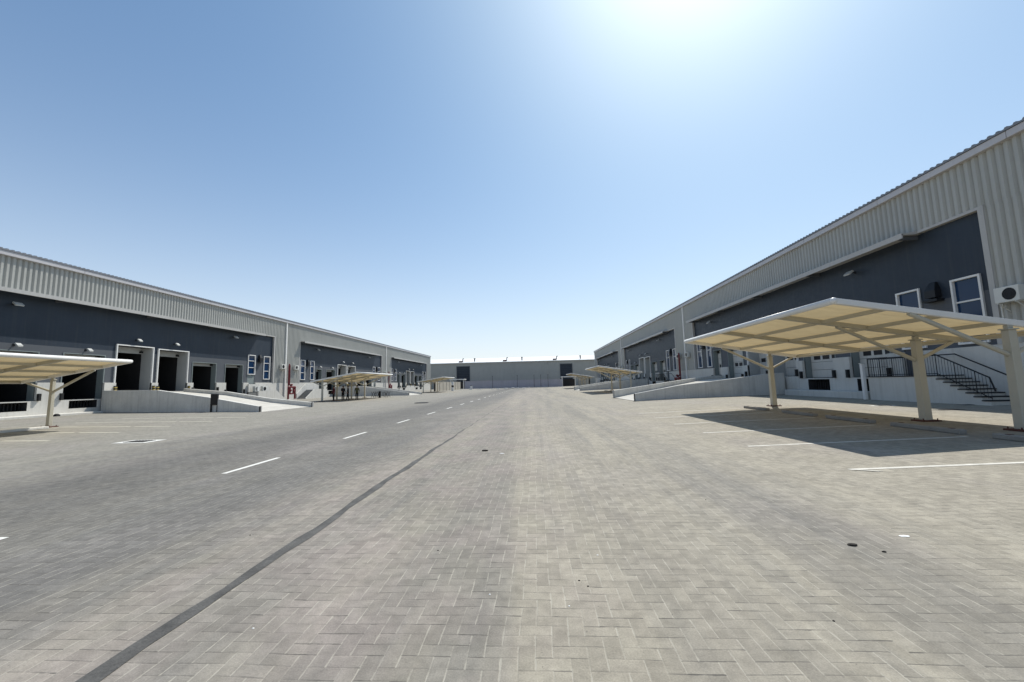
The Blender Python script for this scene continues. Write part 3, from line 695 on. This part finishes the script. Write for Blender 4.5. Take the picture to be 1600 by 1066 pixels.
# ---------------------------------------------------------------- shade-cloth carports
def carport(label, xs, xr, zs, zr, frames, posts, xp, xa, za, pw, grp=None, mat='cream', edge='wsteel'):
    """xs street (high) edge, xr rear edge, frames = y of rafters, posts = y of posts, xp post x, xa/za where the long strut meets the rafter"""
    y0, y1 = min(frames), max(frames); g = gz(xp)
    o = thing('carport', (xp, y0, g), label, 'carport', grp)
    zl = lambda x: zs+(zr-zs)*(x-xs)/(xr-xs)
    for y in posts:
        m = MB(); zt = zl(xp)-.07
        m.frustum((xp, y), g+.03, zt-.12, pw/2*1.08, pw/2*.9); m.box(xp-pw*.62, xp+pw*.62, y-pw*.62, y+pw*.62, zt-.12, zt-.085)
        m.box(xp-pw*.3, xp+pw*.3, y-pw*.3, y+pw*.3, zt-.085, zt)
        po = m.build('post', mat, o, bevel=.015)
        m = MB(); m.box(xp-.26, xp+.26, y-.2, y+.2, g-.02, g+.04); m.build('base_plate', 'redox', po, bevel=.01)
        m = MB()
        for a in (-1, 1):
            for b in (-1, 1): m.tube((xp+a*.20, y+b*.14, g+.04), (xp+a*.20, y+b*.14, g+.09), .015, 6)
        m.build('anchor_bolt', 'redox', po)
        zp = g+(zt-g)*.70
        MB().tube((xp, y, zp), (xa, y, zl(xa)-.08), .055, 10).build('strut', mat, o)
        xb = xp+(xr-xp)*.82; MB().tube((xp, y, zp+.03), (xb, y, zl(xb)-.08), .05, 10).build('strut', mat, o)
    for y in frames:
        end = y in (y0, y1)
        MB().beam((xs, y, zs), (xr, y, zr), .11, .15).build('rafter', edge if end else mat, o, bevel=.02)
    for i in range(1, 4):
        x = xs+(xr-xs)*i/4; MB().beam((x, y0+.06, zl(x)+.0), (x, y1-.06, zl(x)+.0), .09, .10, up=(0, 0, 1)).build('purlin', mat, o)
    m = MB(); m.path([(xs, y0, zs+.005), (xs, y1, zs+.005)], .085, 12); m.ball((xs, y0, zs+.005), .086); m.ball((xs, y1, zs+.005), .086); m.build('edge_tube', edge, o, smooth=True)
    m = MB(); m.path([(xr, y0, zr), (xr, y1, zr)], .07, 10); m.build('edge_tube', mat, o, smooth=True)
    # cloth, sagging a little between the members
    m = MB(); nx, ny = 24, max(8, int((y1-y0)*3)); vs = []
    fr = sorted(frames)
    for j in range(ny+1):
        y = y0+(y1-y0)*j/ny
        for i in range(nx+1):
            f = i/nx; x = xs+(xr-xs)*f
            sx = abs(math.sin(math.pi*4*f)); k = max(q for q in range(len(fr)) if fr[q] <= y+1e-6); k = min(k, len(fr)-2)
            sy = math.sin(math.pi*(y-fr[k])/(fr[k+1]-fr[k]))
            vs.append((x, y, zl(x)+.085-.036*sx*abs(sy)+.004*math.sin(9*x+4*y)))
    m.v = vs
    for j in range(ny):
        for i in range(nx): a = j*(nx+1)+i; m.f.append((a, a+1, a+nx+2, a+nx+1))
    m.build('shade_cloth', 'cloth', o, smooth=True)
    # hem lashed over the rear tube
    return o
carport('cream shade-cloth carport nearest on the right, its shadow filling the parking bays', 7.55, 12.85, 3.47, 2.58, (10.32, 12.71, 16.5, 20.3), (10.32, 12.71, 20.3), 11.55, 9.3, 3.1, .20)
carport('cream shade-cloth carport cut off by the left edge of the photo', -19.1, -24.6, 3.05, 2.20, (7.7, 10.2, 12.7, 15.15, 17.65), (7.7, 17.65), -22.95, -20.9, 2.8, .15)
carport('shade-cloth carport on the left with people standing under it', -20.0, -25.3, 3.2, 2.3, (43.4, 46.5, 50, 54.5), (43.4, 46.7, 50.5, 54.5), -23.9, -21.6, 2.9, .16)
carport('far shade-cloth carport on the left beyond the second ramp', -19.2, -24.5, 3.2, 2.35, (81, 85, 89, 93), (81, 87, 93), -23.2, -21, 2.9, .16)
carport('shade-cloth carport on the right in front of the farther ramp', 7.6, 12.8, 3.42, 2.55, (48.8, 53, 57, 61), (48.8, 55, 61), 11.4, 9.3, 3.1, .18)
carport('far shade-cloth carport on the right by the end of the yard', 7.6, 12.8, 3.42, 2.55, (88, 92, 96, 100), (88, 94, 100), 11.4, 9.3, 3.1, .18)

# wheel stops
ws = None
for i, y in enumerate([8.5, 11.0, 13.5, 15.95, 18.9]+[50.2+2.5*q for q in range(4)]):
    x = 9.95; z = gz(x)
    if ws is None:
        ws = thing('wheel_stop', (x, y, z), 'grey wheel stop under the near right carport, nearest to the camera', 'wheel stop', 'wheel stops')
        MB().box(x-.09, x+.09, y-.92, y+.92, z, z+.11).build('stop_body', 'deckd', ws, bevel=.02); oo = ws
        MB().box(x-.05, x+.05, y-.7, y-.62, z+.108, z+.118).build('fixing', 'redox', ws); MB().box(x-.05, x+.05, y+.62, y+.7, z+.108, z+.118).build('fixing', 'redox', ws)
    else: oo = copy_tree(ws); oo.location = (x, y, z); oo['label'] = ('grey wheel stop under the near right carport, '+('nearest', 'second', 'third', 'fourth', 'farthest')[i]+' from the camera') if i < 5 else ('wheel stop under the second right carport, '+('nearest', 'second', 'third', 'farthest')[i-5]+' of its row')
z = gz(-22.2)
lws = thing('wheel_stop', (-22.1, 15.9, z), 'pale wheel stop beside the post of the left carport', 'wheel stop')
MB().box(-22.25, -21.95, 14.9, 16.9, z, z+.11).build('stop_body', 'conc', lws, bevel=.02)
MB().box(-22.15, -22.05, 15.2, 15.3, z+.108, z+.118).build('fixing', 'redox', lws)

# ---------------------------------------------------------------- drains and covers
def grate(x, y, w_, l_, label, name='drain_cover', frame='line', rot=0, slats=7):
    z = gz(x); o = thing(name, (x, y, z), label, 'drain cover'); s = (gz(x+.1)-z)/.1
    m = MB(); a, b = w_/2, l_/2; Z = lambda q: gz(q)+.006
    for q in ((x-a, x-a*.6, y-b, y+b), (x+a*.6, x+a, y-b, y+b), (x-a*.6, x+a*.6, y-b, y-b*.6), (x-a*.6, x+a*.6, y+b*.6, y+b)):
        m.face(((q[0], q[2], Z(q[0])), (q[1], q[2], Z(q[1])), (q[1], q[3], Z(q[1])), (q[0], q[3], Z(q[0]))))
    m.build('frame', frame, o)
    m = MB(); m.face(((x-a*.6, y-b*.6, Z(x-a*.6)-.002), (x+a*.6, y-b*.6, Z(x+a*.6)-.002), (x+a*.6, y+b*.6, Z(x+a*.6)-.002), (x-a*.6, y+b*.6, Z(x-a*.6)-.002))); m.build('well', 'black', o)
    m = MB()
    for i in range(slats): q = x-a*.55+a*1.1*i/(slats-1); m.box(q-.018, q+.018, y-b*.6, y+b*.6, Z(q), Z(q)+.012)
    m.build('slat', 'channel', o)
grate(-12.95, 12.45, 1.15, .75, 'white-framed drain grate in the paving at left')
grate(18.0, 17.7, 1.0, .4, 'dark drain grate at the foot of the right stairs', frame='channel')
grate(15.3, 15.9, .9, .4, 'dark drain grate behind the second carport post on the right', frame='channel')
grate(15.2, 18.6, .9, .5, 'dusty drain grate between the carport and the right stairs', frame='conc')
o = thing('manhole_cover', (-10.5, 36.1, 0), 'round dark manhole cover on the left lane in the middle distance', 'manhole cover')
MB().tube((-10.5, 36.1, .001), (-10.5, 36.1, .02), .55, 24).build('cover', 'black', o); m = MB()
n = 24; m.path([(-10.5+.6*math.cos(2*math.pi*i/n), 36.1+.6*math.sin(2*math.pi*i/n), .012) for i in range(n+1)], .04, 6); m.build('rim', 'channel', o)

def lump(x, y, r, sx, sy, sz, mat, name, label, cat, grp=None):
    z = gz(x); m = MB(); m.ball((x, y, z+r*sz*.5), r, sx, sy, sz, 9, 6)
    m.v = [(a+random.uniform(-.12, .12)*r, b+random.uniform(-.12, .12)*r, c+random.uniform(-.1, .1)*r*sz) for a, b, c in m.v]
    o = m.build(name, mat, loc=(x, y, z)); o['label'] = label; o['category'] = cat
    if grp: o['group'] = grp
lump(2.94, 4.12, .036, 1.3, .8, .35, 'grit', 'debris', 'flat dark scrap on the paving at right, the larger of two', 'debris')
lump(3.10, 3.97, .016, 1.2, .8, .5, 'grit', 'debris', 'tiny dark scrap just in front of the larger one at right', 'debris')
lump(3.60, 4.34, .04, 1.2, .6, .12, 'paper', 'paper_scrap', 'small white paper scrap on the paving at right', 'litter')
lump(-1.27, 9.68, .06, 1.3, .8, .4, 'grit', 'debris', 'dark scrap in the middle of the road', 'debris')
lump(-.83, 9.3, .04, 1.4, .6, .2, 'paper', 'paper_scrap', 'pale scrap beside the dark one in the middle of the road', 'litter')
for x, y in ((.30, 3.42), (.36, 3.33), (1.9, 2.9), (-1.0, 4.0), (2.2, 5.6), (1.3, 6.4), (-4.6, 6.3), (-7.9, 9.2), (-3.2, 4.4)):
    lump(x, y, .007, 1.2, .9, .6, 'grit', 'pebble', 'small dark pebble lying on the pavers', 'pebble', 'pebbles')
for x, y in ((.19, 3.05), (.52, 3.9), (-.4, 3.2), (-9.6, 10.3), (-1.95, 2.75)):
    lump(x, y, .007, 1.1, .9, .4, 'paper', 'chalk_chip', 'tiny white chip lying on the pavers', 'pebble', 'white chips')
for y in (21.6, 26.2):
    lump(XL+1.35, y, .15, 1, 1.3, .8, 'rubber', 'wheel_chock', 'black rubber lump at the foot of the left dock kerb, '+('nearer' if y < 24 else 'farther')+' of two', 'wheel chock', 'black lumps by the left dock kerb')

# ---------------------------------------------------------------- people
def person(x, y, rz, shirt, trous, label, arm=0.0, walk=0.0, h=1.7):
    z = gz(x); o = thing('person', (x, y, z), label, 'person'); o.rotation_euler[2] = rz; s = h/1.7
    def skinned(name, verts, edges, mat, sub=1):
        me = bpy.data.meshes.new(name); me.from_pydata([tuple(c*s for c in v[0]) for v in verts], edges, [])
        ob = bpy.data.objects.new(name, me); COL.objects.link(ob); ob.parent = o; me.materials.append(M[mat])
        md = ob.modifiers.new('skin', 'SKIN'); me.skin_vertices[0].data if me.skin_vertices else None
        if not me.skin_vertices:
            bm = bmesh.new(); bm.from_mesh(me); bm.verts.layers.skin.verify(); bm.to_mesh(me); bm.free()
        for i, v in enumerate(verts):
            r = v[1] if isinstance(v[1], tuple) else (v[1], v[1]); me.skin_vertices[0].data[i].radius = (r[0]*s, r[1]*s)
        me.skin_vertices[0].data[0].use_root = True; md.use_smooth_shade = True
        sb = ob.modifiers.new('sub', 'SUBSURF'); sb.levels = sub; sb.render_levels = sub
        return ob
    V = [((0, 0, .92), (.14, .10)), ((0, 0, 1.12), (.13, .09)), ((0, 0, 1.34), (.15, .10)), ((0, 0, 1.45), (.06, .06)), ((0, .01, 1.53), (.065, .07)), ((0, .02, 1.63), (.075, .09))]
    E = [(0, 1), (1, 2), (2, 3), (3, 4), (4, 5)]
    for sd in (-1, 1):
        k = len(V); st = walk*sd
        V += [((sd*.09, 0, .86), .085), ((sd*.10, st*.12+.02, .48), .058), ((sd*.10, st*.28, .09), .042), ((sd*.11, st*.28+.14, .04), .035)]
        E += [(0, k), (k, k+1), (k+1, k+2), (k+2, k+3)]
        k = len(V); a = arm if sd > 0 else 0
        V += [((sd*.19, 0, 1.38), .055), ((sd*.25, -.02+a*.10, 1.12), .042), ((sd*.26, .06+a*.22, .90+a*.22), .030), ((sd*.26, .09+a*.27, .82+a*.25), (.035, .02))]
        E += [(2, k), (k, k+1), (k+1, k+2), (k+2, k+3)]
        for q in range(4):
            f = len(V); dx = (q-1.5)*.018
            V += [((sd*.26+dx, .11+a*.29, .775+a*.25), .008), ((sd*.26+dx, .125+a*.30, .735+a*.25+.006*abs(q-1.5)), .006)]; E += [(k+3, f), (f, f+1)]
        f = len(V); V += [((sd*.22, .12+a*.28, .81+a*.25), .009), ((sd*.215, .14+a*.29, .78+a*.25), .007)]; E += [(k+3, f), (f, f+1)]
    skinned('body', V, E, 'skin')
    Vs = [((0, 0, .76), (.185, .14)), ((0, 0, .92), (.178, .135)), ((0, 0, 1.36), (.18, .122)), ((0, 0, 1.43), (.09, .08)), ((0, 0, 1.14), (.165, .122))]; Es = [(0, 1), (1, 4), (4, 2), (2, 3)]
    for sd in (-1, 1):
        k = len(Vs); a = arm if sd > 0 else 0
        Vs += [((sd*.19, 0, 1.385), .068), ((sd*.25, -.02+a*.10, 1.12), .056), ((sd*.258, .04+a*.18, .97+a*.18), .045)]; Es += [(2, k), (k, k+1), (k+1, k+2)]
    skinned('shirt', Vs, Es, shirt)
    Vt = [((0, 0, .90), (.150, .118)), ((0, 0, 1.0), (.14, .11))]; Et = [(0, 1)]
    for sd in (-1, 1):
        k = len(Vt); st = walk*sd
        Vt += [((sd*.09, 0, .82), .10), ((sd*.10, st*.12+.02, .48), .078), ((sd*.10, st*.28, .10), .062)]; Et += [(0, k), (k, k+1), (k+1, k+2)]
    skinned('trousers', Vt, Et, trous)
    for sd in (-1, 1):
        st = walk*sd; m = MB(); m.ball((sd*.105*s, (st*.28+.06)*s, .045*s), .13*s, .38, 1.05, .34); sh = m.build('shoe', 'rubber', smooth=True); sh.parent = o
    m = MB(); m.ball((0, -.005*s, 1.655*s), .098*s, .92, 1.05, .95); hr = m.build('hair', 'hair'); hr.parent = o
    m = MB(); m.ball((0, .115*s, 1.60*s), .016*s, .8, 1, 1.3)
    for sd in (-1, 1): m.ball((sd*.088*s, .02*s, 1.60*s), .022*s, .5, .8, 1.3)
    fc = m.build('face_features', 'skin'); fc.parent = o
    m = MB()
    for sd in (-1, 1): m.ball((sd*.032*s, .104*s, 1.625*s), .010*s)
    m.box(-.025*s, .025*s, .100*s, .108*s, 1.56*s, 1.568*s); ey = m.build('eyes_and_mouth', 'hair'); ey.parent = o
person(-23.35, 44.9, 2.4, 'cloth_red', 'cloth_dark', 'person in a maroon shirt standing next to the near left carport post', .4)
person(-22.95, 46.3, -2.2, 'cloth_dark', 'cloth_black', 'person in dark clothes, left one of the close pair under the left carport', .8)
person(-22.25, 46.1, 2.0, 'cloth_dark', 'cloth_black', 'person in dark clothes, right one of the close pair under the left carport', .2, .5)
person(-21.75, 47.4, .6, 'cloth_olive', 'cloth_black', 'person in an olive shirt standing alone under the left carport', 0, .3)

# expanding lattice barrier
o = thing('folding_barrier', (-21.6, 53.6, gz(-21.6)), 'low folding lattice barrier standing right of the people on the left', 'barrier')
m = MB(); z = gz(-22); x = -22.6
for i in range(5):
    if i == 2: x += .45; continue
    for q in (0, .32): m.beam((x+q, 53.6, z+.05), (x+q+.32, 53.6, z+.85), .03, .05); m.beam((x+q+.32, 53.63, z+.05), (x+q, 53.63, z+.85), .03, .05)
    x += .52
m.build('lattice', 'channel', o)
m = MB(); m.box(-21.55, -21.25, 53.5, 53.7, z, z+.9); m.build('centre_post', 'black', o, bevel=.03)

# ---------------------------------------------------------------- end of the yard
def far_building():
    Y0 = 150.; o = thing('warehouse', (-9, Y0, 0), 'grey warehouse with a bright white roof closing the far end of the yard', 'warehouse')
    T = lambda p: (p[1], Y0-p[0], p[2])
    gates = [(-29.8, -25.2), (9.4, 13.5)]
    holes = [(a, b, 0, 8.2) for a, b in gates]
    m = MB(T); cuts = [-70, -29.8, -25.2, 9.4, 13.5, 60]
    for a, b in ((-70, -29.8), (-25.2, 9.4), (13.5, 60)): m.corr(0, a, b, 0, 8.2, .5, .05)
    m.corr(0, -70, 60, 8.2, 9.75, .5, .05); m.build('cladding', 'clad', o)
    for x in (-47.2, -17.2, -8.3, 4.6, 25): MB(T).box(.055, .15, x, x+.3, 0, 9.75).build('downpipe', 'clad', o)
    m = MB(T); m.face(((.6, -70, 9.82), (.6, 60, 9.82), (-40, 60, 13.9), (-40, -70, 13.9))); m.box(.45, .6, -70, 60, 9.6, 9.80); m.build('roof', 'roofw', o)
    m = MB(T); m.face(((0, -70, 0), (-60, -70, 0), (-60, -70, 9.7), (0, -70, 9.7))); m.face(((0, 60, 0), (-60, 60, 0), (-60, 60, 9.7), (0, 60, 9.7))); m.build('gable_wall', 'clad', o)
    for a, b in gates:
        m = MB(T); m.box(-.3, -.2, a, b, 0, 8.2); g = m.build('gate', 'navy', o)
        m = MB(T); m.box(-.2, .12, a-.3, a, 0, 8.5).box(-.2, .12, b, b+.3, 0, 8.5).box(-.2, .12, a, b, 8.2, 8.5); m.build('gate_frame', 'grey', g)
        m = MB(T)
        for q in range(12): m.box(-.2, -.17, a, b, .3+q*.66, .36+q*.66)
        m.build('slat_rib', 'grey', g)
    for i, px in enumerate((-28.4, -23.3, -11.4, -5.1, 7.6, 17.0)):
        v = thing('roof_ventilator', T((-1.5, px, 10.5)), ('low bent vent pipe on the white far roof, ' if i % 2 == 0 else 'short upright ventilator on the white far roof, ')+ORD[i//2]+' from the left', 'roof ventilator', 'bent vent pipes on the far roof' if i % 2 == 0 else 'upright ventilators on the far roof')
        m = MB(T)
        if i % 2 == 0: m.path([(-1.5, px+.5, 10.2), (-1.5, px+.5, 11.3), (-1.5, px+.9, 11.5)], .16); m.build('pipe', 'pitm', v); MB(T).box(-2, -1, px-1.0, px+.3, 10.1, 10.55).build('vent_box', 'redox', v)
        else: m.tube((-1.5, px, 10.2), (-1.5, px, 11.2), .22); m.build('pipe', 'pitm', v); MB(T).ball((-1.5, px, 11.3), .36, 1, 1, .7).build('cowl', 'pitm', v)
far_building()
def boundary():
    o = thing('boundary_wall', (-8, 134, 0), 'long pale lilac boundary wall in front of the far warehouse', 'wall')
    m = MB(); m.box(-24, 8.6, 134, 134.25, -.05, 2.55); m.build('wall_panel', 'lilac', o)
    m = MB()
    x = -24
    while x <= 8.6: m.box(x-.15, x+.15, 133.9, 134.35, -.05, 2.72); x += 4.07
    m.build('pier', 'lilac', o); MB().box(-24.2, 8.8, 133.93, 134.32, 2.56, 2.66).build('coping', 'lilac', o)
    k = MB().box(-26, 10.5, 131.2, 131.5, 0, .16).build('kerb', 'white', bevel=.03, loc=(-8, 131.2, 0)); k['label'] = 'white kerb across the far end of the yard'; k['category'] = 'kerb'
    # low side wall on the left past the second ramp, and on the right
    o = thing('boundary_wall', (-21.5, 98, .05), 'stained beige side wall at the far left of the yard, by the black and white post', 'wall')
    MB().box(-24.8, -24.5, 96, 128, 0, 2.4).build('wall_panel', 'beige', o); m = MB()
    for q in range(9): m.box(-24.86, -24.42, 96+q*4, 96.35+q*4, 0, 2.5)
    m.build('pier', 'beige', o)
    o = thing('boundary_wall', (13.6, 105, .2), 'stained beige side wall at the far right of the yard', 'wall')
    MB().box(13.6, 13.9, 104, 128, 0, 2.9).build('wall_panel', 'beige', o); m = MB()
    for q in range(7): m.box(13.5, 13.96, 104+q*4, 104.35+q*4, 0, 3.0)
    m.build('pier', 'beige', o)
    # railing stakes in front of the lilac wall
    for i, x in enumerate((-.6, 1.6, 4.0, -6.2, -14.5)):
        p = thing('lamp_post', (x, 132.6, 0), 'thin grey post in front of the lilac boundary wall, '+ORD[sorted((-.6, 1.6, 4.0, -6.2, -14.5)).index(x)]+' from the left', 'post', 'thin posts before the boundary wall')
        MB().tube((x, 132.6, 0), (x, 132.6, 4.1), .07, 8, .05).build('pole', 'channel', p); MB().box(x-.2, x+.2, 132.5, 132.7, 4.1, 4.2).build('lamp_head', 'channel', p)
    for x, lab in ((-27.2, 'small shelter with a pale roof before the dark gate at far left'), (11.2, 'small shelter with a pale roof before the dark gate at far right')):
        s = thing('gate_shelter', (x, 138, 0), lab, 'shelter')
        for a in (-2.2, 2.2):
            for b in (-1.5, 1.5): MB().box(x+a-.1, x+a+.1, 138+b-.1, 138+b+.1, 0, 3.2).build('post', 'wsteel', s)
        MB().box(x-2.6, x+2.6, 136, 140, 3.2, 3.5).build('roof', 'wsteel', s, bevel=.05); MB().box(x-2.2, x+2.2, 139.3, 139.5, 0, 2.6).build('back_panel', 'pitm', s)
    x, y = -21.2, 100.5
    p = thing('striped_post', (x, y, .05), 'black and white banded post at the far left corner of the yard', 'post')
    MB().box(x-.28, x+.28, y-.2, y+.2, .05, .95).box(x-.28, x+.28, y-.2, y+.2, 1.45, 2.35).build('white_band', 'wsteel', p); MB().box(x-.25, x+.25, y-.18, y+.18, .96, 1.44).build('black_band', 'black', p)
    x = -19.3
    p = thing('striped_post', (x, 118, 0), 'low white post just right of the banded one at far left', 'post')
    MB().box(x-.3, x+.3, 117.8, 118.2, 0, 1.1).build('white_band', 'wsteel', p); MB().box(x-.31, x+.31, 117.79, 118.21, 1.1, 1.25).build('cap', 'channel', p)
    # broken kerb stones and rubble before the wall
    for i in range(12):
        x = -21+i*1.7+random.uniform(-.3, .3); y = random.uniform(112, 128)
        lump(x, y, random.uniform(.18, .4), 1.6, .8, .5, 'white' if i % 3 else 'conc', 'kerb_stone', 'loose kerb stone before the far boundary wall, '+ORD[i]+' from the left', 'kerb stone', 'loose kerb stones at the far end')
M['lilac'] = surf('lilac wall paint', (.42, .41, .45), .85, 0, .08, .5, .3)
M['beige'] = surf('beige wall render', (.40, .37, .31), .9, 0, .14, .6, .5)
boundary()
for ob in COL.objects:
    if '_o' in ob: del ob['_o']
